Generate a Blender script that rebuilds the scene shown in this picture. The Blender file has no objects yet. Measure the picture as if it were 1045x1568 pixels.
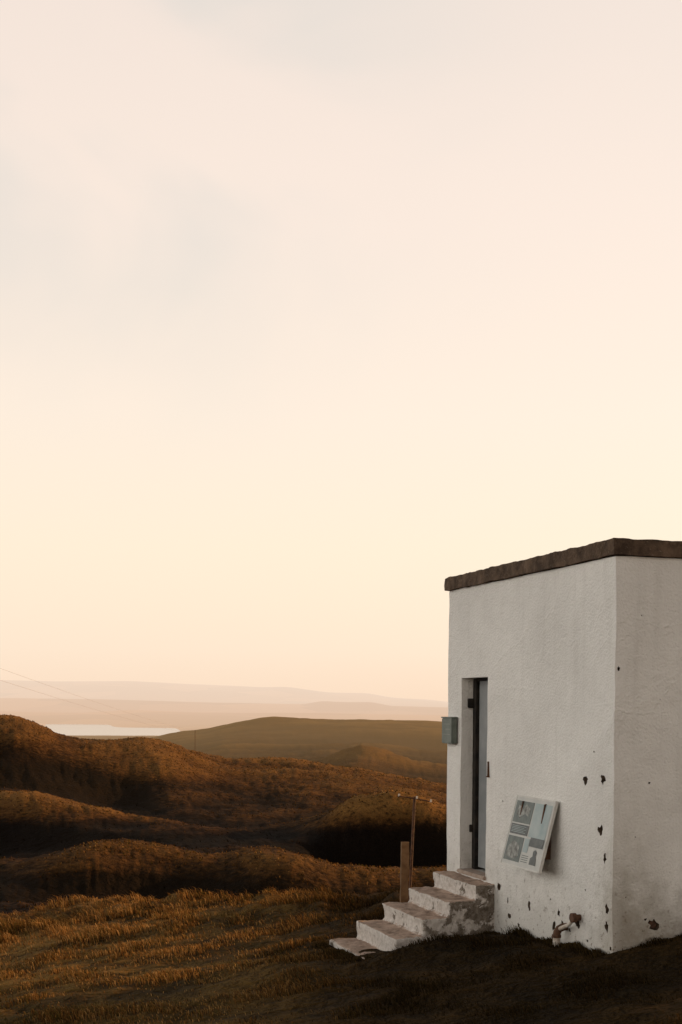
import bpy, bmesh, math, random
import numpy as np
from mathutils import Vector, Matrix, noise as mnoise
random.seed(4); rng=np.random.default_rng(7)
scene=bpy.context.scene
scene.view_settings.view_transform='Standard'
scene.view_settings.look='None'
scene.view_settings.exposure=0
F=2178.0

# ---------------------------------------------------------------- helpers
def link(o,parent=None):
    scene.collection.objects.link(o)
    if parent: o.parent=parent
    return o
def mesh_obj(name,verts,faces,mat=None,parent=None,smooth=False):
    me=bpy.data.meshes.new(name); me.from_pydata([tuple(v) for v in verts],[],faces); me.update()
    o=bpy.data.objects.new(name,me); link(o,parent)
    if mat: me.materials.append(mat)
    if smooth:
        for p in me.polygons: p.use_smooth=True
    return o
def empty(name):
    e=bpy.data.objects.new(name,None); link(e); return e
class NT:
    def __init__(s,nt): s.nt=nt; s.n=nt.nodes; s.l=nt.links
    def node(s,t,**k):
        n=s.n.new(t)
        for a,b in k.items(): setattr(n,a,b)
        return n
    def link(s,a,b): s.l.new(a,b)
    def math(s,op,a,b=None,c=None,clamp=False):
        n=s.n.new('ShaderNodeMath'); n.operation=op; n.use_clamp=clamp
        for i,v in enumerate((a,b,c)):
            if v is None: continue
            if isinstance(v,(int,float)): n.inputs[i].default_value=v
            else: s.l.new(v,n.inputs[i])
        return n.outputs[0]
    def mix(s,f,a,b,blend='MIX'):
        n=s.n.new('ShaderNodeMix'); n.data_type='RGBA'; n.blend_type=blend
        for i,v in ((0,f),(6,a),(7,b)):
            if isinstance(v,(int,float)): n.inputs[i].default_value=v
            elif isinstance(v,tuple): n.inputs[i].default_value=(*v,1) if len(v)==3 else v
            else: s.l.new(v,n.inputs[i])
        return n.outputs[2]
    def noise(s,vec,scale,detail=4,rough=.55,dist=0):
        n=s.n.new('ShaderNodeTexNoise'); n.inputs['Scale'].default_value=scale
        n.inputs['Detail'].default_value=detail; n.inputs['Roughness'].default_value=rough
        n.inputs['Distortion'].default_value=dist
        if vec is not None: s.l.new(vec,n.inputs['Vector'])
        return n.outputs[0]
    def ramp(s,f,stops,interp='LINEAR'):
        n=s.n.new('ShaderNodeValToRGB'); e=n.color_ramp.elements; n.color_ramp.interpolation=interp
        while len(e)<len(stops): e.new(0.5)
        for i,(p,c) in enumerate(stops):
            e[i].position=p
            e[i].color=(c,c,c,1) if isinstance(c,(int,float)) else (*c,1)
        s.l.new(f,n.inputs[0]); return n.outputs[0]
    def mapr(s,f,a,b,c=0,d=1,smooth=False):
        n=s.n.new('ShaderNodeMapRange'); s.l.new(f,n.inputs[0])
        if smooth: n.interpolation_type='SMOOTHSTEP'
        for i,v in zip((1,2,3,4),(a,b,c,d)): n.inputs[i].default_value=v
        return n.outputs[0]
    def bump(s,h,strength,dist):
        n=s.n.new('ShaderNodeBump'); n.inputs['Strength'].default_value=strength; n.inputs['Distance'].default_value=dist
        s.l.new(h,n.inputs['Height']); return n.outputs[0]
    def mapping(s,vec,scale=(1,1,1),loc=(0,0,0)):
        n=s.n.new('ShaderNodeMapping'); n.inputs['Scale'].default_value=scale; n.inputs['Location'].default_value=loc
        s.l.new(vec,n.inputs[0]); return n.outputs[0]
def material(name,rough=.9,spec=.2):
    m=bpy.data.materials.new(name); m.use_nodes=True
    t=NT(m.node_tree); b=t.n['Principled BSDF']
    b.inputs['Roughness'].default_value=rough; b.inputs['Specular IOR Level'].default_value=spec
    return m,t,b
def objco(t): return t.n.new('ShaderNodeTexCoord').outputs['Object']
def simple(name,c1,c2,scale=8,rough=.85,spec=.2,bump=.3,bd=.01,metal=0):
    m,t,b=material(name,rough,spec); co=objco(t)
    n=t.noise(co,scale,4,.6)
    t.link(t.mix(t.mapr(n,.35,.65),c1,c2),b.inputs['Base Color'])
    t.link(t.bump(t.noise(co,scale*5,3),bump,bd),b.inputs['Normal'])
    b.inputs['Metallic'].default_value=metal
    return m

# ---------------------------------------------------------------- numpy perlin
perm=rng.permutation(512); perm=np.concatenate([perm,perm])
ang=rng.uniform(0,2*np.pi,512); GX=np.cos(ang); GY=np.sin(ang)
def perlin(x,y):
    xi=np.floor(x).astype(int); yi=np.floor(y).astype(int); xf=x-xi; yf=y-yi
    xi&=511; yi&=511
    def g(ix,iy,dx,dy):
        h=perm[(perm[ix&511]+iy)&511]; return GX[h]*dx+GY[h]*dy
    u=xf*xf*xf*(xf*(xf*6-15)+10); v=yf*yf*yf*(yf*(yf*6-15)+10)
    a=g(xi,yi,xf,yf); b=g(xi+1,yi,xf-1,yf); c=g(xi,yi+1,xf,yf-1); d=g(xi+1,yi+1,xf-1,yf-1)
    return (a+(b-a)*u)+((c+(d-c)*u)-(a+(b-a)*u))*v
def fbm(x,y,o=4,g=.5):
    s=0;a=1
    for i in range(o):
        s=s+a*perlin(x+17.3*i,y-9.1*i); x=x*2.03; y=y*2.03; a*=g
    return s

# ---------------------------------------------------------------- terrain
def plane_h(x,y):
    return -1.938+.141*np.clip(x,-9,7)-.0358*np.clip(y,-6,60)
def curve(pts,px,sm=14):
    X=[p[0] for p in pts]; Y=[p[1] for p in pts]
    return sum(np.interp(px+d,X,Y) for d in (-sm,-sm/2,0,sm/2,sm))/5
dense=np.radians(np.linspace(-22,22,720))
coarse=np.radians(np.linspace(22,338,120))[1:-1]
theta=np.concatenate([dense,coarse])
theta_s=np.where(theta>np.pi,theta-2*np.pi,theta)
thabs=np.abs(theta_s)
lim=np.radians(22)
pxl=522+F*np.tan(np.clip(theta_s,-lim,lim))
bk=np.clip((thabs-lim)/(np.pi-lim),0,1)
PX=pxl*(1-bk)+522*bk
NR=680
rho=np.concatenate([np.exp(np.linspace(np.log(1.2),np.log(260),500))[:-1],np.exp(np.linspace(np.log(260),np.log(21000),NR-499))])
ZSEA=-60.
def z_of(py,r,th): return -(py-1085)/F*r*np.cos(np.clip(th,-lim,lim))
rim=curve([(-350,27),(0,25),(200,24),(300,22),(540,19),(700,18),(1400,18)],PX)
ctrl=[]
def add(rr,py):
    R=curve(rr,PX,20) if isinstance(rr,list) else np.full_like(PX,rr)
    P=curve(py,PX,12) if isinstance(py,list) else np.full_like(PX,py)
    ctrl.append((R,z_of(P,R,theta_s)))
zr=plane_h(rim*np.sin(theta),rim*np.cos(theta))
ctrl.append((rim,zr))
add(34,[(-350,1500),(0,1475),(300,1470),(700,1470),(1400,1460)])
add([(-350,52),(300,52),(1400,50)],[(-350,1385),(0,1390),(120,1390),(200,1395),(270,1407),(330,1418),(500,1420),(700,1415),(1400,1400)])
add([(-350,60),(0,60),(300,61),(450,60),(700,62),(1400,62)],[(-350,1396),(0,1393),(200,1397),(300,1405),(500,1410),(700,1406),(1400,1390)])
add([(-350,68),(100,68),(200,70),(300,68),(430,66.5),(700,69),(1400,69)],[(-350,1330),(0,1326),(100,1308),(150,1293),(200,1294),(260,1308),(340,1318),(400,1304),(450,1308),(520,1328),(600,1333),(700,1330),(1400,1320)])
add([(-350,98),(0,98),(180,92),(300,82),(430,82),(500,94),(700,94),(1400,93)],[(-350,1322),(0,1320),(100,1308),(180,1298),(260,1298),(340,1306),(420,1304),(500,1333),(600,1338),(700,1335),(1400,1320)])
add([(-350,112),(0,112),(150,108),(260,106),(420,108),(480,103),(560,101),(700,102),(1400,102)],[(-350,1218),(0,1211),(60,1218),(130,1238),(200,1256),(300,1263),(380,1270),(440,1275),(490,1256),(540,1222),(600,1211),(650,1220),(700,1236),(1400,1240)])
add([(-350,134),(0,132),(200,128),(270,120),(460,118),(560,128),(1400,128)],[(-350,1216),(0,1211),(60,1218),(130,1238),(200,1254),(300,1256),(440,1262),(540,1245),(600,1240),(700,1248),(1400,1250)])
add([(-350,156),(0,156),(120,156),(230,165),(350,180),(480,176),(700,172),(1400,170)],[(-350,1105),(-60,1106),(0,1102),(22,1101),(50,1108),(95,1129),(130,1134),(160,1133),(220,1131),(250,1134),(290,1149),(330,1161),(400,1168),(470,1170),(540,1175),(600,1182),(650,1190),(700,1202),(1400,1200)])
add(240,[(-350,1170),(0,1165),(300,1195),(700,1215),(1400,1215)])
add([(-350,330),(1400,330)],[(-350,1165),(0,1165),(300,1180),(440,1180),(500,1166),(530,1150),(560,1143),(600,1152),(640,1166),(700,1174),(1400,1170)])
add(400,[(-350,1165),(0,1165),(300,1172),(500,1162),(700,1165),(1400,1160)])
add([(-350,560),(1400,540)],[(-350,1160),(0,1160),(250,1160),(300,1152),(350,1141),(420,1144),(500,1140),(600,1138),(640,1146),(700,1150),(1400,1150)])
add([(-350,640),(1400,640)],[(-350,1160),(0,1160),(250,1160),(300,1150),(350,1142),(500,1140),(700,1146),(1400,1150)])
add([(-350,900),(1400,900)],[(-350,1150),(0,1150),(200,1148),(235,1136),(270,1124),(310,1120),(350,1110),(400,1102),(450,1101),(500,1102),(560,1100),(620,1102),(700,1106),(1400,1100)])
add(1500,[(-350,1131),(0,1131),(300,1128),(1400,1124)])
def addz(R,zz):
    ctrl.append((np.full_like(PX,R),curve(zz,PX,6)))
addz(2300,[(-350,-56),(40,-56),(70,-63),(290,-63),(330,-56),(1400,-52)])
addz(3600,[(-350,-54),(40,-55),(75,-64),(262,-64),(300,-54),(1400,-50)])
addz(4700,[(-350,-50),(60,-54),(75,-64),(150,-64),(190,-56),(1400,-48)])
addz(5100,[(-350,-46),(1400,-42)])
add(6500,[(-350,1093),(0,1094),(120,1095),(200,1090),(300,1093),(500,1092),(700,1094),(1400,1094)])
add(7500,[(-350,1093),(0,1094),(300,1096),(500,1095),(700,1094),(1400,1094)])
add(9500,[(-350,1077),(0,1073),(150,1074),(300,1077),(470,1079),(490,1073),(520,1075),(575,1074),(590,1080),(700,1082),(1400,1082)])
add(12500,[(-350,1080),(0,1077),(700,1083),(1400,1083)])
add(17000,[(-350,1047),(0,1045),(80,1047),(200,1045),(300,1050),(400,1053),(440,1052),(500,1060),(560,1060),(600,1068),(660,1071),(700,1076),(1400,1082)])
add(21000,[(-350,1075),(0,1075),(700,1090),(1400,1090)])
RK=np.array([c[0] for c in ctrl]); ZK=np.array([c[1] for c in ctrl])
NTH=len(theta)
H=np.zeros((NR,NTH)); lr=np.log(rho)
for j in range(NTH):
    rk=np.log(RK[:,j]); zk=ZK[:,j]
    i=np.clip(np.searchsorted(rk,lr)-1,0,len(rk)-2)
    t=np.clip((lr-rk[i])/(rk[i+1]-rk[i]),0,1)
    t2=.5-.5*np.cos(np.pi*t); t=.75*t2+.25*t
    H[:,j]=zk[i]+(zk[i+1]-zk[i])*t
RR,TT=np.meshgrid(rho,theta,indexing='ij')
XX=RR*np.sin(TT); YY=RR*np.cos(TT)
fgm=RR<rim[None,:]
H=np.where(fgm,plane_h(XX,YY),H)
TS=np.where(TT>np.pi,TT-2*np.pi,TT); fade=np.clip((np.radians(170)-np.abs(TS))/np.radians(25),0,1)
LR=np.log(RR)
amp=np.interp(LR,np.log([20,40,70,200,900,1300,2300,5000,9000,17000]),[0,.003,.0060,.0055,.003,.001,.0003,.0003,.0006,.0007])
H+=fade*amp*RR*fbm(TS*11+3,LR*9,2)
H+=fade*amp*RR*.26*fbm(TS*45+3,LR*30,3)
def blur(a,n,ax):
    s=np.zeros_like(a); 
    for d in range(-n,n+1,max(1,n//6)):
        if ax==0: s+=a[np.clip(np.arange(a.shape[0])+d,0,a.shape[0]-1),:]
        else: s+=a[:,np.clip(np.arange(a.shape[1])+d,0,a.shape[1]-1)]
    return s/len(range(-n,n+1,max(1,n//6)))
# tone map: shade painted into hollows and near folds, sun into slope and crests
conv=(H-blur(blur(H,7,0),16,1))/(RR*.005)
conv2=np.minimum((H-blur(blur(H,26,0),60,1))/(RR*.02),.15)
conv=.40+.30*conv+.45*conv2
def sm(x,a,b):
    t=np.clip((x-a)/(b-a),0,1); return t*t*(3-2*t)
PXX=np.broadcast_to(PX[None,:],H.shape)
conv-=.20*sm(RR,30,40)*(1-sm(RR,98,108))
conv-=.16*sm(PXX,455,500)*sm(RR,85,93)*(1-sm(RR,108,116))  # shaded hump painted in as a darker tone
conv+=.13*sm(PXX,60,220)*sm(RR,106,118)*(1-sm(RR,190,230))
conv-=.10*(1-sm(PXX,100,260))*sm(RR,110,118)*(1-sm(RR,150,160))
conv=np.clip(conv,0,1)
H+=fade*RR*np.interp(LR,np.log([20,40,400,900]),[0,.0015,.0012,0])*fbm(TS*170,LR*120,2)
fgw=np.clip((42-RR)/18,0,1)
H+=fgw*(.06*fbm(XX*.5,YY*.5,3)+.05*fbm(XX*2.2,YY*2.2,2))
rimw=np.exp(-((RR-rim[None,:])/3.0)**2)
H+=rimw*(.20*fbm(XX*.8+4,YY*.5,3)+.22*np.abs(perlin(XX*2.2,YY*1.3)))
def bank(x,y,cx,cy,s,h): return h*np.exp(-((x-cx)**2+(y-cy)**2)/(2*s*s))
H+=bank(XX,YY,.62,12.9,.30,.14)+bank(XX,YY,1.22,13.2,.35,.13)+bank(XX,YY,1.75,12.4,.3,.06)+bank(XX,YY,3.2,11.4,.6,.08)+bank(XX,YY,-.35,13.3,.25,.08)
lrho=np.log(rho)
def sampler(x,y,G=None):
    G=H if G is None else G
    r=np.hypot(x,y); th=np.arctan2(x,y)
    fi=np.clip(np.interp(np.log(r),lrho,np.arange(NR)),0,NR-1.001)
    fj=np.clip((th-dense[0])/(dense[1]-dense[0]),0,718.99)
    i=fi.astype(int); j=fj.astype(int); a=fi-i; b=fj-j
    return (G[i,j]*(1-a)+G[i+1,j]*a)*(1-b)+(G[i,j+1]*(1-a)+G[i+1,j+1]*a)*b
verts=np.stack([XX,YY,H],-1).reshape(-1,3)
centre=np.array([[0,0,plane_h(0,0)]])
verts=np.concatenate([verts,centre])
ii,jj=np.meshgrid(np.arange(NR-1),np.arange(NTH),indexing='ij'); jn=(jj+1)%NTH
quads=np.stack([ii*NTH+jj,(ii+1)*NTH+jj,(ii+1)*NTH+jn,ii*NTH+jn],-1).reshape(-1,4)[:,::-1]
c=len(verts)-1
tris=np.array([[c,(j+1)%NTH,j] for j in range(NTH)])
def fast_mesh(name,verts,faces_list):
    me=bpy.data.meshes.new(name)
    loops=np.concatenate([f.ravel() for f in faces_list]).astype(np.int32)
    tot=np.concatenate([np.full(len(f),f.shape[1]) for f in faces_list]).astype(np.int32)
    start=np.concatenate([[0],np.cumsum(tot)[:-1]]).astype(np.int32)
    me.vertices.add(len(verts)); me.vertices.foreach_set('co',verts.astype(np.float32).ravel())
    me.loops.add(len(loops)); me.loops.foreach_set('vertex_index',loops)
    me.polygons.add(len(tot)); me.polygons.foreach_set('loop_start',start); me.polygons.foreach_set('loop_total',tot)
    me.update(calc_edges=True); me.validate()
    return me
me=fast_mesh('terrain',verts,[quads,tris])
me.polygons.foreach_set('use_smooth',np.ones(len(me.polygons),bool))
at=me.attributes.new('crest','FLOAT','POINT'); at.data.foreach_set('value',np.concatenate([conv.ravel(),[.5]]).astype(np.float32))
terrain=bpy.data.objects.new('hilly_grassland_terrain',me); link(terrain)

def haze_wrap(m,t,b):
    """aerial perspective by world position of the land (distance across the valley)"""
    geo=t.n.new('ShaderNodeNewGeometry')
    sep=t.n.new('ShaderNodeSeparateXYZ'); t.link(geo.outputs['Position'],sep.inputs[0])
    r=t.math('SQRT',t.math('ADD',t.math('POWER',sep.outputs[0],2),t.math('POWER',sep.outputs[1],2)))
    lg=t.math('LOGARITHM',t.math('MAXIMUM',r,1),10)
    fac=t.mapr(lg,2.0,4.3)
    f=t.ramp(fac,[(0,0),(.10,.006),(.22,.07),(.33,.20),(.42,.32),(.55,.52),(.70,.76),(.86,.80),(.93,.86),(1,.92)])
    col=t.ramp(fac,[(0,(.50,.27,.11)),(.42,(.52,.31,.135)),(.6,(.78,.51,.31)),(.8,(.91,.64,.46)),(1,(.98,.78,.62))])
    e=t.n.new('ShaderNodeEmission'); t.link(col,e.inputs[0])  # haze painted on the land as emitted colour that grows with distance
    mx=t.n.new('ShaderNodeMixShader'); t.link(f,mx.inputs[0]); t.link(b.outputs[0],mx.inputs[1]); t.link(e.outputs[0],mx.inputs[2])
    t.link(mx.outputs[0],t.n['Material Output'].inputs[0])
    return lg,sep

m,t,b=material('moor_ground',.95,.03)
geo=t.n.new('ShaderNodeNewGeometry'); P=geo.outputs['Position']
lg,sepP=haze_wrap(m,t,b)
ca=t.n.new('ShaderNodeAttribute'); ca.attribute_name='crest'; cr=ca.outputs['Fac']
nA=t.noise(P,.03,3,.6,.3); nB=t.noise(P,.35,4,.65,.4); nC=t.noise(P,2.4,4,.7); nD=t.noise(P,22,2,.7)
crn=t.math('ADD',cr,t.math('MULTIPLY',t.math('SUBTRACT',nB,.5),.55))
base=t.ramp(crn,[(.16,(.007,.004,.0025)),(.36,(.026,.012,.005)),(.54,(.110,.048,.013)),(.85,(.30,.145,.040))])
base=t.mix(t.mapr(nA,.45,.68,0,.35),base,(.045,.026,.009))
base=t.mix(t.math('MULTIPLY',t.mapr(nC,.50,.72,0,.65),t.mapr(crn,.25,.5)),base,(.22,.100,.028))
base=t.mix(t.mapr(nC,.5,.32,0,.85),base,(.010,.006,.003))
base=t.mix(t.mapr(nD,.55,.35,0,.5),base,(.012,.008,.004))
far=t.mix(t.mapr(nA,.4,.6),(.080,.042,.013),(.15,.085,.026))
far=t.mix(t.mapr(cr,.30,.62),(.040,.023,.009),far)
base=t.mix(t.mapr(lg,2.35,2.6),base,far)
vf=t.n.new('ShaderNodeTexVoronoi'); vf.inputs['Scale'].default_value=.0022; t.link(t.mapping(P,(1,.45,1)),vf.inputs['Vector'])
fld=t.mix(t.mapr(vf.outputs['Color'],.2,.8),(.05,.04,.02),(.32,.21,.12))
base=t.mix(t.mapr(lg,3.1,3.35),base,fld)
turf=t.mix(t.mapr(nB,.4,.62),(.075,.046,.013),(.24,.135,.036))
turf=t.mix(t.mapr(nC,.55,.35,0,.7),turf,(.024,.014,.006))
hut_shade=t.mapr(t.math('ADD',sepP.outputs[0],t.math('MULTIPLY',t.math('SUBTRACT',nB,.5),1.5)),-1.3,.3,0,.85,True)  # hut's shadow painted into the turf colour near the building
turf=t.mix(hut_shade,turf,(.011,.0075,.0035))
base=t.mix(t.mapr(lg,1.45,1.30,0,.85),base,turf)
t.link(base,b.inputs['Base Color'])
h=t.math('ADD',t.math('MULTIPLY',nB,1.2),t.math('ADD',t.math('MULTIPLY',nC,.55),t.math('MULTIPLY',nD,.06)))
bs=t.bump(h,1.0,.7)
bn=[n for n in t.n if n.type=='BUMP'][-1]
t.link(t.mapr(lg,2.2,2.8,1.0,.25),bn.inputs['Strength'])
t.link(bs,b.inputs['Normal'])
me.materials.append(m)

# loch
m,t,b=material('loch_water',.15,.5)
co=objco(t); t.link(t.bump(t.noise(co,.05,3),.05,.5),b.inputs['Normal']); b.inputs['Metallic'].default_value=.6
b.inputs['Base Color'].default_value=(.44,.43,.45,1)
n=40
lv=[(-560+1150*math.cos(a*2*math.pi/n)*(1+.1*math.sin(3*a*2*math.pi/n)),3500+1750*math.sin(a*2*math.pi/n),ZSEA) for a in range(n)]
mesh_obj('loch_water',lv,[list(range(n))],m)

# ---------------------------------------------------------------- grass
def blades_data(x,y,z,hgt,wid,lean,col):
    n=len(x); a=rng.uniform(0,2*np.pi,n); 
    wx=np.cos(a)*wid; wy=np.sin(a)*wid
    la=rng.normal(2.9,.8,n); lx=np.cos(la)*lean*hgt; ly=np.sin(la)*lean*hgt
    b0=np.stack([x-wx,y-wy,z-.01],-1); b1=np.stack([x+wx,y+wy,z-.01],-1)
    m0=np.stack([x-wx*.7+lx*.3,y-wy*.7+ly*.3,z+hgt*.6],-1); m1=np.stack([x+wx*.7+lx*.3,y+wy*.7+ly*.3,z+hgt*.6],-1)
    tp=np.stack([x+lx,y+ly,z+hgt*(1-.35*lean)],-1)
    V=np.stack([b0,b1,m0,m1,tp],1).reshape(-1,3)
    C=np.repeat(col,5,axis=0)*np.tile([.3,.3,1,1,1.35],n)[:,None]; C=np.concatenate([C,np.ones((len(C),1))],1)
    return V,C
def blades(name,sets,mat):
    D=[blades_data(*s) for s in sets]
    V=np.concatenate([d[0] for d in D]); C=np.concatenate([d[1] for d in D]); n=len(V)//5
    k=np.arange(n)*5
    q=np.stack([k,k+1,k+3,k+2],-1); tr=np.stack([k+2,k+3,k+4],-1)
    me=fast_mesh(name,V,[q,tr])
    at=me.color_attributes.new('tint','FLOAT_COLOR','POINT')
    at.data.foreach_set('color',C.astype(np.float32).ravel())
    me.materials.append(mat)
    o=bpy.data.objects.new(name,me); link(o); return o
gm,t,b=material('dry_grass_blades',.8,.1)
at=t.n.new('ShaderNodeAttribute'); at.attribute_name='tint'
df=t.n.new('ShaderNodeBsdfDiffuse'); t.link(at.outputs['Color'],df.inputs[0])
tr=t.n.new('ShaderNodeBsdfTranslucent'); t.link(at.outputs['Color'],tr.inputs[0])
mx=t.n.new('ShaderNodeMixShader'); mx.inputs[0].default_value=.5
t.link(df.outputs[0],mx.inputs[1]); t.link(tr.outputs[0],mx.inputs[2]); t.link(mx.outputs[0],t.n['Material Output'].inputs[0])
t.n.remove(b)
N0=np.array([2.27,11.8]); A=np.array([-.2893,.9572]); NI=np.array([.9572,.2893])
def local(x,y):
    dx=x-N0[0]; dy=y-N0[1]
    return dx*A[0]+dy*A[1], dx*NI[0]+dy*NI[1]
def blocked(x,y,mg=0.0):
    al,inn=local(x,y)
    return ((al>-mg)&(al<3.83+mg)&(inn>-mg)&(inn<6.5))|((al>2.28)&(al<3.65)&(inn>-1.43)&(inn<0.1))
def colours(n,x,y,r):
    pal=np.array([(.31,.145,.040),(.17,.076,.021),(.115,.076,.019),(.46,.25,.085),(.04,.022,.008)])
    patch=perlin(x*.35+9,y*.35)+.6*perlin(x*1.3,y*1.1+5)-np.interp(r,[8,15,19,26,40],[.15,.0,-.45,-.45,0])
    straw=np.clip(.30+.65*patch,0.03,.95)
    u=rng.random(n)
    idx=np.where(u<straw,np.where(rng.random(n)<.4,3,0),np.where(rng.random(n)<.4,1,np.where(rng.random(n)<.65,2,4)))
    return pal[idx]*rng.uniform(.7,1.25,(n,1))
n=240000
r=rng.uniform(7.0,30,n); th=rng.uniform(-np.radians(17),np.radians(15),n)
x=r*np.sin(th); y=r*np.cos(th)
cl=fbm(x*1.1,y*1.1,3)
keep=(rng.random(n)<np.clip(.40+cl*1.9,.10,1))&~blocked(x,y)&~((r>20)&(x>1.0))
x,y,r,cl=x[keep],y[keep],r[keep],cl[keep]; n=len(x)
hh=rng.uniform(.015,.040,n)*(1+np.clip(cl,0,1)*4.0)*np.interp(r,[8,16,20,30],[.65,1,2.0,2.1])
col=colours(n,x,y,r); dark=np.array([(.020,.014,.006)])*rng.uniform(.6,1.6,(n,1))
hut_shade=np.clip((x+1.1)/1.5,0,1)[:,None]  # same painted shadow, carried into the blade tint
col=col*(1-hut_shade*.92)+dark*hut_shade*.92
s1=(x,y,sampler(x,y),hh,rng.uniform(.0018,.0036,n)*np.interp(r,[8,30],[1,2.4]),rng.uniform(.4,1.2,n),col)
# uncut tufts growing against the foot of the wall and around the steps
P_=[]
def along(p,q,k,spread):
    t_=rng.random(k); o=np.abs(rng.normal(0,spread,k))+.01
    a_=p[0]+(q[0]-p[0])*t_; i_=p[1]+(q[1]-p[1])*t_
    d=np.array([q[0]-p[0],q[1]-p[1]]); d=d/np.hypot(*d); nrm=np.array([-d[1],d[0]])
    return a_+nrm[0]*o, i_+nrm[1]*o
for (p,q,k) in (((0,0),(2.40,0),3500),((0,2.2),(0,0),3000),((2.46,0.0),(2.26,-1.43),2600),((2.26,-1.43),(3.6,-1.45),1600)):
    # outward side chosen so tufts grow away from the masonry
    a_,i_=along(p,q,k,.07)
    if p==(0,0): i_=-np.abs(i_)
    if p==(0,2.2): a_=-np.abs(a_)
    if p==(2.46,0.0): a_=np.minimum(a_,2*(p[0]+(q[0]-p[0])*(i_/q[1]))-a_)
    if p==(2.26,-1.43): i_=-1.44-np.abs(i_+1.44)
    P_.append((a_,i_))
a_=np.concatenate([p[0] for p in P_]); i_=np.concatenate([p[1] for p in P_])
tx_=N0[0]+A[0]*a_+NI[0]*i_; ty_=N0[1]+A[1]*a_+NI[1]*i_; k=len(tx_)
clump=np.clip(.35+1.6*perlin(tx_*3.1,ty_*3.1+4),0.05,1.3)
s2=(tx_,ty_,sampler(tx_,ty_),rng.uniform(.03,.13,k)*clump,rng.uniform(.002,.004,k),rng.uniform(.2,.9,k),np.array([(.040,.026,.010)])*rng.uniform(.4,2.2,(k,1)))
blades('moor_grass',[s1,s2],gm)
n=80000
r=np.exp(rng.uniform(np.log(28),np.log(200),n)); th=rng.uniform(-np.radians(17),np.radians(6),n)
x=r*np.sin(th); y=r*np.cos(th); cl=fbm(x*.3,y*.3,3); cv=sampler(x,y,conv)
keep=rng.random(n)<np.clip(.20+cl*1.2+(cv-.40)*2.0,.03,1); x,y,r,cv=x[keep],y[keep],r[keep],cv[keep]; n=len(x)
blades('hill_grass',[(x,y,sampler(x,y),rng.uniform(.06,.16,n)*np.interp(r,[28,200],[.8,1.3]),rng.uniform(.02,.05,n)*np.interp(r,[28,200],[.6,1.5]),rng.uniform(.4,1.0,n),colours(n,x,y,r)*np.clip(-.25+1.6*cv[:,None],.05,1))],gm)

# ---------------------------------------------------------------- building
def W(al,inn,z): 
    p=N0+A*al+NI*inn; return (p[0],p[1],z)
ang_w=math.atan2(NI[1],NI[0])
hut=empty('whitewashed_concrete_hut'); hut.location=(N0[0],N0[1],0); hut.rotation_euler=(0,0,ang_w)
def gridbox(name,lo,hi,step,mat,disp,parent,fr=1.5,seed=0):
    bm=bmesh.new(); bmesh.ops.create_cube(bm,size=1)
    for v in bm.verts:
        v.co=Vector([lo[k]+(v.co[k]+.5)*(hi[k]-lo[k]) for k in range(3)])
    for ax in range(3):
        L=hi[ax]-lo[ax]; k=max(1,int(L/step))
        for i in range(1,k):
            co=Vector((0,0,0)); co[ax]=lo[ax]+L*i/k; no=Vector((0,0,0)); no[ax]=1
            bmesh.ops.bisect_plane(bm,geom=bm.verts[:]+bm.edges[:]+bm.faces[:],plane_co=co,plane_no=no)
    bm.normal_update()
    for v in bm.verts:
        d=mnoise.noise_vector(v.co*fr+Vector((seed,0,0)))*.6+mnoise.noise_vector(v.co*fr*5)*.4
        v.co+=d*disp
    me=bpy.data.meshes.new(name); bm.to_mesh(me); bm.free()
    o=bpy.data.objects.new(name,me); link(o,parent); me.materials.append(mat)
    return o
m,t,b=material('whitewashed_render',.88,.12); white=m
co=objco(t); sep=t.n.new('ShaderNodeSeparateXYZ'); t.link(co,sep.inputs[0]); Z=sep.outputs[2]; Xl=sep.outputs[0]
n1=t.noise(co,1.1,4,.6,.2); n2=t.noise(co,6,5,.65); n3=t.noise(co,45,3,.6)
streak=t.noise(t.mapping(co,(7,7,.5)),1.2,4,.6)
col=t.mix(t.mapr(n1,.35,.7),(.80,.775,.725),(.70,.675,.63))
col=t.mix(t.mapr(streak,.54,.75,0,.25),col,(.53,.50,.45))
col=t.mix(t.mapr(n2,.54,.75,0,.28),col,(.58,.545,.49))
col=t.mix(t.mapr(n3,.60,.75,0,.35),col,(.50,.47,.42))
v=t.n.new('ShaderNodeTexVoronoi'); v.feature='DISTANCE_TO_EDGE'; v.inputs['Scale'].default_value=1.1
wv=t.node('ShaderNodeVectorMath',operation='ADD'); t.link(co,wv.inputs[0])
nn=t.n.new('ShaderNodeTexNoise'); nn.inputs['Scale'].default_value=3.2; nn.inputs['Detail'].default_value=4; t.link(co,nn.inputs['Vector'])
sc=t.node('ShaderNodeVectorMath',operation='SCALE'); t.link(nn.outputs['Color'],sc.inputs[0]); sc.inputs['Scale'].default_value=.35
t.link(sc.outputs[0],wv.inputs[1]); t.link(wv.outputs[0],v.inputs['Vector'])
crack=t.math('MULTIPLY',t.mapr(v.outputs['Distance'],.016,.0,0,1),t.mapr(Z,-.8,.2,0,1))
zz=t.math('ADD',Z,t.math('MULTIPLY',t.math('SUBTRACT',n2,.5),1.1))
stain=t.mapr(zz,-1.25,-2.1,0,1,True)
side=t.mapr(Xl,.02,.12,.42,1)
stain=t.math('MULTIPLY',stain,side)
col=t.mix(t.math('MULTIPLY',stain,.85),col,(.21,.18,.135))
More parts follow.
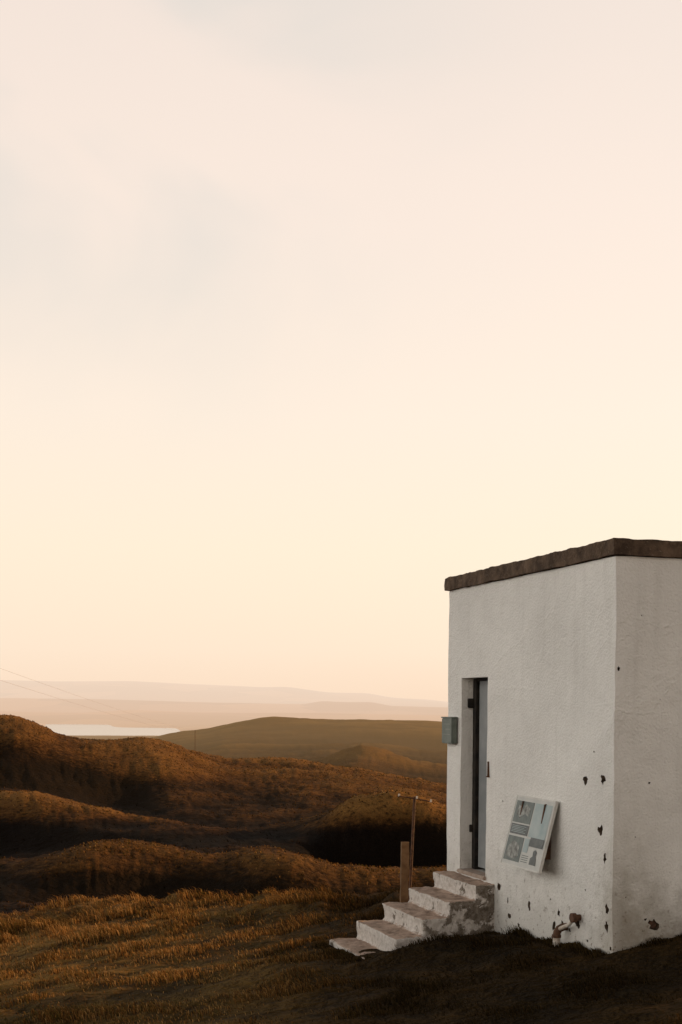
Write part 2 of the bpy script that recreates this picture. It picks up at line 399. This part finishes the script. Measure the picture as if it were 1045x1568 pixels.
# grime gathered on the arris between the two faces
yl=sep.outputs[1]
cor=t.math('MULTIPLY',t.mapr(t.math('ADD',yl,t.math('MULTIPLY',n2,.5)),.62,.25),t.mapr(zz,-.5,-1.7))
col=t.mix(t.math('MULTIPLY',t.math('MULTIPLY',cor,t.mapr(Xl,.6,.2)),.55),col,(.30,.26,.20))
speck=t.math('MULTIPLY',t.mapr(t.noise(co,14,3,.7),.59,.66),t.mapr(zz,-1.2,-2.05))
col=t.mix(t.math('MULTIPLY',speck,.75),col,(.18,.14,.10))
t.link(col,b.inputs['Base Color'])
hh=t.math('ADD',t.math('MULTIPLY',n2,.6),t.math('ADD',t.math('MULTIPLY',n3,.45),t.math('MULTIPLY',crack,.10)))
t.link(t.bump(hh,.9,.032),b.inputs['Normal'])
chipm=simple('exposed_stone',(.05,.035,.025),(.13,.09,.06),14,.95,.1,.6,.02)
walls=gridbox('walls',(0,0,-3.0),(6.0,3.8235,1.285),.16,white,.016,hut,.9)
walls.data.materials.append(chipm)
cb=bmesh.new()
def chip(face,u,z,w,h,depth,seed):
    rnd=random.Random(seed); k=13; pts=[]
    for i in range(k):
        a=2*math.pi*i/k; f=rnd.uniform(.5,1.25); pts.append((w/2*f*math.cos(a),h/2*f*math.sin(a)))
    o_=[];i_=[]
    for (a,c) in pts:
        if face=='L': o_.append(cb.verts.new((-.05,u+a,z+c))); i_.append(cb.verts.new((depth,u+a*.6,z+c*.6)))
        else: o_.append(cb.verts.new((u+a,-.05,z+c))); i_.append(cb.verts.new((u+a*.6,depth,z+c*.6)))
    cb.faces.new(o_); cb.faces.new(i_[::-1])
    for i in range(k):
        cb.faces.new((o_[i],i_[i],i_[(i+1)%k],o_[(i+1)%k]))
chips=[('L',.524,-.599,.12,.11,.04),('L',.186,-.577,.11,.11,.05),('L',.233,-1.01,.11,.12,.05),('L',.139,-1.232,.07,.11,.04),
('L',2.39,-1.747,.11,.13,.05),('L',1.662,-1.844,.08,.11,.04),('L',2.119,-2.0,.10,.08,.04),('L',2.16,-1.86,.045,.12,.04),('L',1.902,-2.057,.07,.06,.04),('L',1.03,-1.82,.07,.10,.04),
('L',1.124,-1.95,.08,.12,.05),('L',.651,-1.86,.15,.11,.05),('L',.95,-1.90,.07,.08,.04),('L',.80,-1.94,.06,.05,.03),('L',.10,-1.66,.10,.10,.05),('L',.11,-1.80,.08,.13,.04),('L',.04,-1.98,.05,.06,.03),
('L',2.30,-.90,.03,.03,.02),('L',1.5,-1.2,.025,.025,.02),('L',.5,-1.55,.035,.035,.02),('L',.36,-.35,.03,.025,.02),('L',1.2,-1.72,.03,.03,.02),('L',2.0,-1.35,.025,.03,.02),('L',.45,-1.98,.05,.04,.02),
('R',.03,.352,.035,.05,.03),('R',.327,-.60,.030,.028,.03),('R',.376,-1.783,.12,.12,.07),('R',.30,-1.74,.04,.03,.02),('R',.12,-1.55,.02,.02,.02),('R',.2,-1.05,.014,.02,.02),('R',.24,.8,.012,.015,.02),('R',.42,.1,.012,.015,.02)]
for i,cpt in enumerate(chips): chip(*cpt,seed=i)
bmesh.ops.recalc_face_normals(cb,faces=cb.faces[:])
cme=bpy.data.meshes.new('cut'); cb.to_mesh(cme); cb.free()
cme.materials.append(white); cme.materials.append(chipm)
for p in cme.polygons: p.material_index=1
cut=bpy.data.objects.new('cut',cme); link(cut,hut)
def boxmesh(name,lo,hi,mat,parent,bev=0):
    bm=bmesh.new(); bmesh.ops.create_cube(bm,size=1)
    for v in bm.verts: v.co=Vector([lo[k]+(v.co[k]+.5)*(hi[k]-lo[k]) for k in range(3)])
    if bev: bmesh.ops.bevel(bm,geom=bm.edges[:],offset=bev,segments=2,affect='EDGES')
    me=bpy.data.meshes.new(name); bm.to_mesh(me); bm.free()
    if mat: me.materials.append(mat)
    o=bpy.data.objects.new(name,me); link(o,parent); return o
DA,DB=2.725,3.44; DZ0,DZ1=-1.69,.335
dcut=boxmesh('dcut',(-.2,DA,DZ0),(.36,DB,DZ1),white,hut)
def apply_bool(o,c):
    md=o.modifiers.new('b','BOOLEAN'); md.operation='DIFFERENCE'; md.object=c; md.solver='EXACT'
    try: md.material_mode='TRANSFER'
    except: pass
    bpy.context.view_layer.update()
    dg=bpy.context.evaluated_depsgraph_get(); nm=bpy.data.meshes.new_from_object(o.evaluated_get(dg))
    o.modifiers.clear(); o.data=nm
apply_bool(walls,dcut); apply_bool(walls,cut)
bpy.data.objects.remove(dcut); bpy.data.objects.remove(cut)
doorm=simple('faded_blue_grey_paint',(.19,.20,.20),(.28,.285,.28),3,.6,.3,.15,.005)
framem=simple('dark_weathered_frame',(.012,.011,.010),(.04,.032,.025),9,.8,.2,.4,.01)
boxmesh('door_leaf',(.165,DA+.004,DZ0+.03),(.21,DB-.105,DZ1-.03),doorm,hut,.004)
boxmesh('door_ledge',(.150,DA+.02,-1.30),(.1645,DB-.18,-1.20),doorm,hut,.003)
boxmesh('door_frame_hinge_side',(.135,DB-.085,DZ0+.004),(.30,DB+.004,DZ1-.003),framem,hut,.004)
boxmesh('door_frame_head',(.135,DA+.003,DZ1-.028),(.30,DB-.088,DZ1+.004),framem,hut,.003)
boxmesh('door_backing',(.30,DA+.004,DZ0+.004),(.352,DB-.004,DZ1-.004),framem,hut)
silm=simple('worn_sill_stone',(.30,.22,.17),(.42,.34,.28),12,.9,.1,.4,.01)
boxmesh('door_sill',(-.035,DA-.02,DZ0-.035),(.132,DB+.01,DZ0+.004),silm,hut,.01)
boxmesh('hinge_upper',(.07,DB-.035,.02),(.132,DB-.003,.12),framem,hut,.005)
boxmesh('hinge_lower',(.10,DB-.025,-1.30),(.132,DB-.003,-1.22),framem,hut,.005)
ironm=simple('rusted_iron',(.05,.025,.015),(.13,.06,.03),20,.8,.3,.5,.005)
boxmesh('wall_hook',(-.02,2.655,-.67),(.004,2.667,-.52),ironm,hut,.002)
boxmesh('wall_hook_arm',(-.03,2.645,-.68),(.004,2.677,-.668),ironm,hut,.002)
m,t,b=material('weathered_roof_edge',.9,.15)
co=objco(t); a=t.noise(co,5,5,.7); a2=t.noise(co,38,4,.7)
c_=t.mix(t.mapr(a,.38,.65),(.055,.036,.024),(.15,.10,.066))
c_=t.mix(t.mapr(a2,.60,.72,0,.6),c_,(.26,.20,.15))
t.link(c_,b.inputs['Base Color']); t.link(t.bump(t.math('ADD',a,t.math('MULTIPLY',a2,.5)),.8,.03),b.inputs['Normal'])
gridbox('roof_slab',(-.035,-.035,1.292),(6.1,3.87,1.430),.045,m,.018,hut,5,3)
m2=simple('mortar_joint',(.03,.024,.02),(.10,.085,.07),20,.95,.1,.5,.01)
boxmesh('roof_joint',(.006,.006,1.27),(5.9,3.81,1.30),m2,hut)
platem=simple('green_grey_enamel',(.10,.12,.10),(.15,.17,.145),10,.5,.4,.1,.003)
plate=empty('wall_notice_plate'); plate.location=hut.location; plate.rotation_euler=hut.rotation_euler
boxmesh('box',(-.07,3.53,-.365),(-.004,3.83,-.09),platem,plate,.008)
lightm=simple('pale_lettering',(.2,.22,.19),(.27,.28,.24),10,.6)
for k in range(3): boxmesh('text_line_%d'%k,(-.072,3.58,-.16-k*.055),(-.0705,3.77-.05*(k%2),-.152-k*.055),lightm,plate)
boxmesh('lid',(-.078,3.522,-.092),(-.003,3.838,-.078),platem,plate,.004)

# ---------------------------------------------------------------- information board
board=empty('information_board')
TL=Vector(W(1.857,-.045,-.817)); TRc=Vector(W(1.03,-.045,-.827)); BR=Vector(W(1.03,-.205,-1.455)); BL=Vector(W(1.857,-.205,-1.445))
ux=(TRc-TL); Wd=ux.length; ux.normalize(); vy=(TL-BL); Hd=vy.length; vy.normalize(); nz=ux.cross(vy).normalized()
M=Matrix((ux,vy,nz)).transposed().to_4x4(); M.translation=BL; board.matrix_world=M
bw=simple('board_white_laminate',(.42,.42,.39),(.50,.49,.45),6,.5,.35,.05,.002)
edgem=simple('board_edge_metal',(.48,.46,.42),(.60,.58,.53),10,.5,.4,.1,.002)
dk=simple('board_dark_print',(.035,.045,.045),(.095,.105,.10),9,.5,.35,.05,.002)
dk2=simple('board_teal_print',(.07,.09,.085),(.12,.145,.13),14,.5,.35,.05,.002)
sky_=simple('board_pale_blue_print',(.25,.32,.32),(.36,.41,.40),4,.5,.35,.05,.002)
ph=simple('board_photo_print',(.06,.06,.05),(.32,.33,.30),16,.5,.35,.05,.002)
boxmesh('panel',(0,0,-.02),(Wd,Hd,0),bw,board,.003)
boxmesh('frame_left',(-.010,-.010,-.026),(.004,Hd+.010,.004),edgem,board,.003)
boxmesh('frame_right',(Wd-.004,-.010,-.026),(Wd+.010,Hd+.010,.004),edgem,board,.003)
boxmesh('frame_top',(.005,Hd-.004,-.026),(Wd-.005,Hd+.010,.004),edgem,board,.003)
boxmesh('frame_bottom',(.005,-.010,-.026),(Wd-.005,.004,.004),edgem,board,.003)
def pr(nm,x0,y0,x1,y1,mt,z=.003): boxmesh(nm,(x0*Wd,y0*Hd,z-.002),(x1*Wd,y1*Hd,z),mt,board)
pr('print_map',.03,.62,.50,.94,dk2)
mesh_obj('print_map_land',[(.10*Wd,.74*Hd,.005),(.20*Wd,.70*Hd,.005),(.33*Wd,.76*Hd,.005),(.42*Wd,.72*Hd,.005),(.44*Wd,.84*Hd,.005),(.31*Wd,.90*Hd,.005),(.24*Wd,.84*Hd,.005),(.12*Wd,.88*Hd,.005)],[tuple(range(8))],ph,board)
pr('print_sky',.53,.45,.96,.94,sky_)
pr('print_text_block',.03,.45,.50,.60,dk)
pr('print_photo',.03,.06,.45,.42,dk2)
mesh_obj('print_photo_detail',[(.07*Wd,.12*Hd,.005),(.30*Wd,.09*Hd,.005),(.40*Wd,.15*Hd,.005),(.38*Wd,.30*Hd,.005),(.22*Wd,.36*Hd,.005),(.10*Wd,.27*Hd,.005)],[tuple(range(6))],ph,board)
pr('print_title',.62,.32,.96,.45,dk,.006)
mesh_obj('print_portrait',[(.72*Wd,.07*Hd,.005),(.88*Wd,.07*Hd,.005),(.86*Wd,.17*Hd,.005),(.84*Wd,.20*Hd,.005),(.85*Wd,.26*Hd,.005),(.80*Wd,.29*Hd,.005),(.76*Wd,.26*Hd,.005),(.77*Wd,.19*Hd,.005),(.72*Wd,.16*Hd,.005)],[tuple(range(9))],dk,board)
pr('print_side',.48,.22,.60,.42,sky_)
for k in range(5): pr('print_line_%d'%k,.07,.575-.022*k,.44-.05*(k%2),.568-.022*k,sky_,.0055)
for k in range(4): pr('print_caption_%d'%k,.49,.18-.03*k,.66,.170-.03*k,dk2)
for k,al in enumerate((1.2,1.68)):
    vs=[W(al,-.003,-.84),W(al,-.003,-1.36),W(al,-.16,-1.36),W(al,-.045-.025,-.86)]
    vs2=[W(al+.02,*q) for q in ((-.003,-.84),(-.003,-1.36),(-.16,-1.36),(-.07,-.86))]
    Mi=M.inverted(); vv=[Mi@Vector(q) for q in vs+vs2]
    mesh_obj('bracket_%d'%(k+1),vv,[(0,1,2,3),(7,6,5,4),(0,4,5,1),(1,5,6,2),(2,6,7,3),(3,7,4,0)],ironm,board)

# ---------------------------------------------------------------- steps
steps=[(-.215,2.47,3.66,-1.745),(-.51,2.43,3.64,-1.90),(-.80,2.38,3.62,-2.05),(-1.10,2.33,3.60,-2.22),(-1.40,2.29,3.58,-2.40)]
prof_n=[(0.1,2.50,-1.745)];prof_f=[(0.1,3.68,-1.745)]
for i,(inn,a0,a1,z) in enumerate(steps):
    prof_n.append((inn,a0,z)); prof_f.append((inn,a1,z))
    zn=steps[i+1][3] if i<4 else -3.0
    prof_n.append((inn+.012,a0,zn)); prof_f.append((inn+.012,a1,zn))
prof_n.append((.1,2.50,-3.0)); prof_f.append((.1,3.68,-3.0))
k=len(prof_n); vs=prof_n+prof_f
fs=[list(range(k)),list(range(2*k-1,k-1,-1))]+[(i,i+k,(i+1)%k+k,(i+1)%k) for i in range(k)]
m,t,b=material('painted_masonry_steps',.92,.1)
co=objco(t); geo=t.n.new('ShaderNodeNewGeometry'); sN=t.n.new('ShaderNodeSeparateXYZ'); t.link(geo.outputs['Normal'],sN.inputs[0])
s0=t.n.new('ShaderNodeSeparateXYZ'); t.link(co,s0.inputs[0])
a=t.noise(co,7.5,5,.65,.3); a2=t.noise(co,22,4,.7)
paint=t.mix(t.mapr(a2,.4,.65),(.60,.55,.50),(.44,.39,.34))
stone=t.mix(t.mapr(a2,.35,.65),(.10,.08,.06),(.25,.21,.17))
top=t.mapr(sN.outputs[2],.6,.9)
treadc=t.mix(t.mapr(a,.38,.62),(.50,.35,.26),(.25,.17,.12))
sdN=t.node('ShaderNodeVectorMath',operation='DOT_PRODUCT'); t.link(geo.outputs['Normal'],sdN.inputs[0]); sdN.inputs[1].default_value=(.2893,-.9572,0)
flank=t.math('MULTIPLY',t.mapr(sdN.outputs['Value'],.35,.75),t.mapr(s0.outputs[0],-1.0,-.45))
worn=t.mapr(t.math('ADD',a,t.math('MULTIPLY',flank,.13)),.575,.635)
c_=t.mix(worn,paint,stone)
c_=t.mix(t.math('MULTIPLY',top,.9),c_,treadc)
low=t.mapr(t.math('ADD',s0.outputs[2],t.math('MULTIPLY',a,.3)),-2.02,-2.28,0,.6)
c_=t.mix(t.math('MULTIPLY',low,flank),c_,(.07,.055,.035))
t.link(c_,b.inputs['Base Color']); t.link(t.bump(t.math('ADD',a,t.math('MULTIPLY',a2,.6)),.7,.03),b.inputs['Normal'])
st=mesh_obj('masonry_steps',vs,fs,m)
st.location=hut.location; st.rotation_euler=hut.rotation_euler
bm=bmesh.new(); bm.from_mesh(st.data); bmesh.ops.recalc_face_normals(bm,faces=bm.faces[:]); bm.to_mesh(st.data); bm.free()
rm=st.modifiers.new('r','REMESH'); rm.mode='VOXEL'; rm.voxel_size=.017
tx=bpy.data.textures.new('c1','CLOUDS'); tx.noise_scale=.22; tx.noise_depth=2
d=st.modifiers.new('d','DISPLACE'); d.texture=tx; d.strength=.048; d.mid_level=.5
tx2=bpy.data.textures.new('c2','CLOUDS'); tx2.noise_scale=.04
d=st.modifiers.new('d2','DISPLACE'); d.texture=tx2; d.strength=.014; d.mid_level=.5

# ---------------------------------------------------------------- pipe
def tube(name,pts,rad,mat,parent=None,res=6):
    cu=bpy.data.curves.new(name,'CURVE'); cu.dimensions='3D'; cu.bevel_depth=rad; cu.bevel_resolution=res; cu.use_fill_caps=True
    s=cu.splines.new('POLY'); s.points.add(len(pts)-1)
    for p,q in zip(s.points,pts): p.co=(*q,1)
    cu.materials.append(mat); o=bpy.data.objects.new(name,cu); link(o,parent); return o
pipem=simple('chipped_white_pipe',(.62,.57,.50),(.40,.32,.25),16,.6,.3,.3,.004)
pipe=empty('waste_pipe'); pipe.location=hut.location; pipe.rotation_euler=hut.rotation_euler
al=.86
tube('elbow',[(.03,al,-1.915),(-.04,al,-1.92),(-.075,al,-1.935),(-.095,al,-1.965),(-.10,al,-2.0)],.034,ironm,pipe)
tube('downpipe',[(-.10,al,-2.0),(-.10,al,-2.22)],.032,pipem,pipe)
tube('collar',[(-.10,al,-1.985),(-.10,al,-2.01)],.042,ironm,pipe)
tube('stub',[(.03,.60,-1.80),(-.08,.60,-1.80)],.028,ironm,pipe); tube('stub_flange',[(-.045,.60,-1.80),(-.085,.60,-1.80)],.042,ironm,pipe)
tube('linking_branch',[(-.06,.61,-1.82),(-.07,.70,-1.88),(-.075,.80,-1.915),(-.08,al,-1.94)],.018,pipem,pipe)
vent=empty('wall_vent'); vent.location=hut.location; vent.rotation_euler=hut.rotation_euler
tube('vent_ring',[(.376,.05,-1.783),(.376,.012,-1.783)],.034,ironm,vent)

# ---------------------------------------------------------------- posts
woodm=simple('weathered_wood',(.12,.066,.032),(.20,.115,.058),10,.85,.15,.6,.01)
g=float(sampler(np.array([.78]),np.array([17.]))[0])
post=gridbox('fence_post',(-.045,-.04,g-.3),(.045,.04,-1.585),.06,woodm,.010,None,6,2); post.location=(.80,17.,0)
post.rotation_euler=(0,.012,.1)
sp=empty('iron_stake_with_crossbar')
tube('stake',[(.84,17.35,g-.3),(.905,17.3,-1.06)],.017,ironm,sp,4)
tube('crossbar',[(.71,17.25,-1.055),(.905,17.28,-1.085),(1.12,17.3,-1.125)],.008,ironm,sp,3)
for k,(xx,zz_) in enumerate(((.712,-1.05),(.93,-1.075),(1.10,-1.115))):
    tube('insulator_%d'%(k+1),[(xx,17.26,zz_-.01),(xx+.004,17.26,zz_+.022)],.012,pipem,sp,3)
tube('brace',[(.845,17.33,-1.75),(.72,17.3,-2.05)],.009,ironm,sp,3)
# ---------------------------------------------------------------- overhead line
pl=empty('overhead_power_line')
wm=simple('wire_metal',(.28,.20,.15),(.34,.25,.18),1,.7)
def wire(nm,a,b_,sag,rad):
    a=Vector(a);b_=Vector(b_); pts=[]
    for i in range(25):
        f=i/24; p=a.lerp(b_,f); p.z-=sag*4*f*(1-f); pts.append(p)
    tube(nm,pts,rad,wm,pl,1)
wire('wire_upper',(-27.6,100,3.9),(-51,500,-8.2),.8,.008)
wire('wire_lower',(-27.9,100,3.0),(-51.6,500,-9.2),.8,.008)
tube('pole_near',[(-27.7,100,-14),(-27.7,100,4.2)],.12,woodm,pl,3)
gz=float(sampler(np.array([-51.2]),np.array([500.]))[0])
tube('pole_far',[(-51.2,500,gz-1),(-51.2,500,-8.0)],.10,woodm,pl,3)

# ---------------------------------------------------------------- light
az=math.radians(56); el=math.radians(12)
S=Vector((math.sin(az)*math.cos(el),math.cos(az)*math.cos(el),math.sin(el)))
sun=bpy.data.lights.new('sun','SUN'); sun.energy=5.0; sun.angle=math.radians(.8); sun.color=(1,.60,.28)
so=bpy.data.objects.new('sun',sun); link(so); so.rotation_euler=S.to_track_quat('Z','Y').to_euler(); so.location=(60,60,30)
w=bpy.data.worlds.new('World'); scene.world=w; w.use_nodes=True
t=NT(w.node_tree); 
for nn_ in list(t.n): t.n.remove(nn_)
out=t.n.new('ShaderNodeOutputWorld')
sk=t.n.new('ShaderNodeTexSky'); sk.sky_type='NISHITA'; sk.sun_disc=False; sk.sun_elevation=el; sk.sun_rotation=az; sk.dust_density=3
b1=t.n.new('ShaderNodeBackground'); b1.inputs[1].default_value=.015; t.link(sk.outputs[0],b1.inputs[0])
tc=t.n.new('ShaderNodeTexCoord').outputs['Generated']
sp_=t.n.new('ShaderNodeSeparateXYZ'); t.link(tc,sp_.inputs[0])
z=sp_.outputs[2]; xx=sp_.outputs[0]; yy=sp_.outputs[1]
g_=t.ramp(z,[(0,(.95,.72,.54)),(.04,(.97,.78,.61)),(.11,(.97,.82,.64)),(.20,(.97,.82,.68)),(.32,(.94,.79,.68)),(.46,(.88,.75,.66)),(.60,(.42,.44,.48)),(1,(.3,.37,.48))])
cn=t.noise(t.mapping(tc,(1.0,1.0,1.6),(3.1,.4,.2)),3.0,4,.5,.4)
cf=t.math('MULTIPLY',t.mapr(cn,.36,.66,0,1,True),t.mapr(z,.14,.42,0,.85,True))
lf=t.mapr(xx,.15,-.2,.08,1,True)
g_=t.mix(t.math('MULTIPLY',cf,lf),g_,(.63,.64,.60))
side=t.math('MAXIMUM',t.mapr(xx,-.35,-.9,0,1,True),t.math('MULTIPLY',t.mapr(yy,-.1,-.8,0,1,True),.12))  # extra sky glow left and behind, out of view, added to light the walls
sideb=t.math('MULTIPLY',side,t.mapr(z,.6,.35,0,1,True))
g2=t.mix(sideb,g_,(.99,.95,.89))
b2=t.n.new('ShaderNodeBackground'); t.link(g2,b2.inputs[0])
st_=t.math('MULTIPLY',t.mapr(z,.47,.65,1.0,.18,True),t.math('ADD',1.0,t.math('MULTIPLY',sideb,1.0)))
t.link(st_,b2.inputs[1])
ad=t.n.new('ShaderNodeAddShader'); t.link(b1.outputs[0],ad.inputs[0]); t.link(b2.outputs[0],ad.inputs[1]); t.link(ad.outputs[0],out.inputs[0])

# ---------------------------------------------------------------- camera
cam=bpy.data.cameras.new('camera'); cam.sensor_fit='VERTICAL'; cam.sensor_height=36; cam.lens=50; cam.shift_y=.192
cam.clip_start=.1; cam.clip_end=40000
co_=bpy.data.objects.new('camera',cam); link(co_)
co_.matrix_world=Matrix.Rotation(math.radians(90),4,'X')@Matrix.Rotation(math.radians(.5),4,'Z')
scene.camera=co_
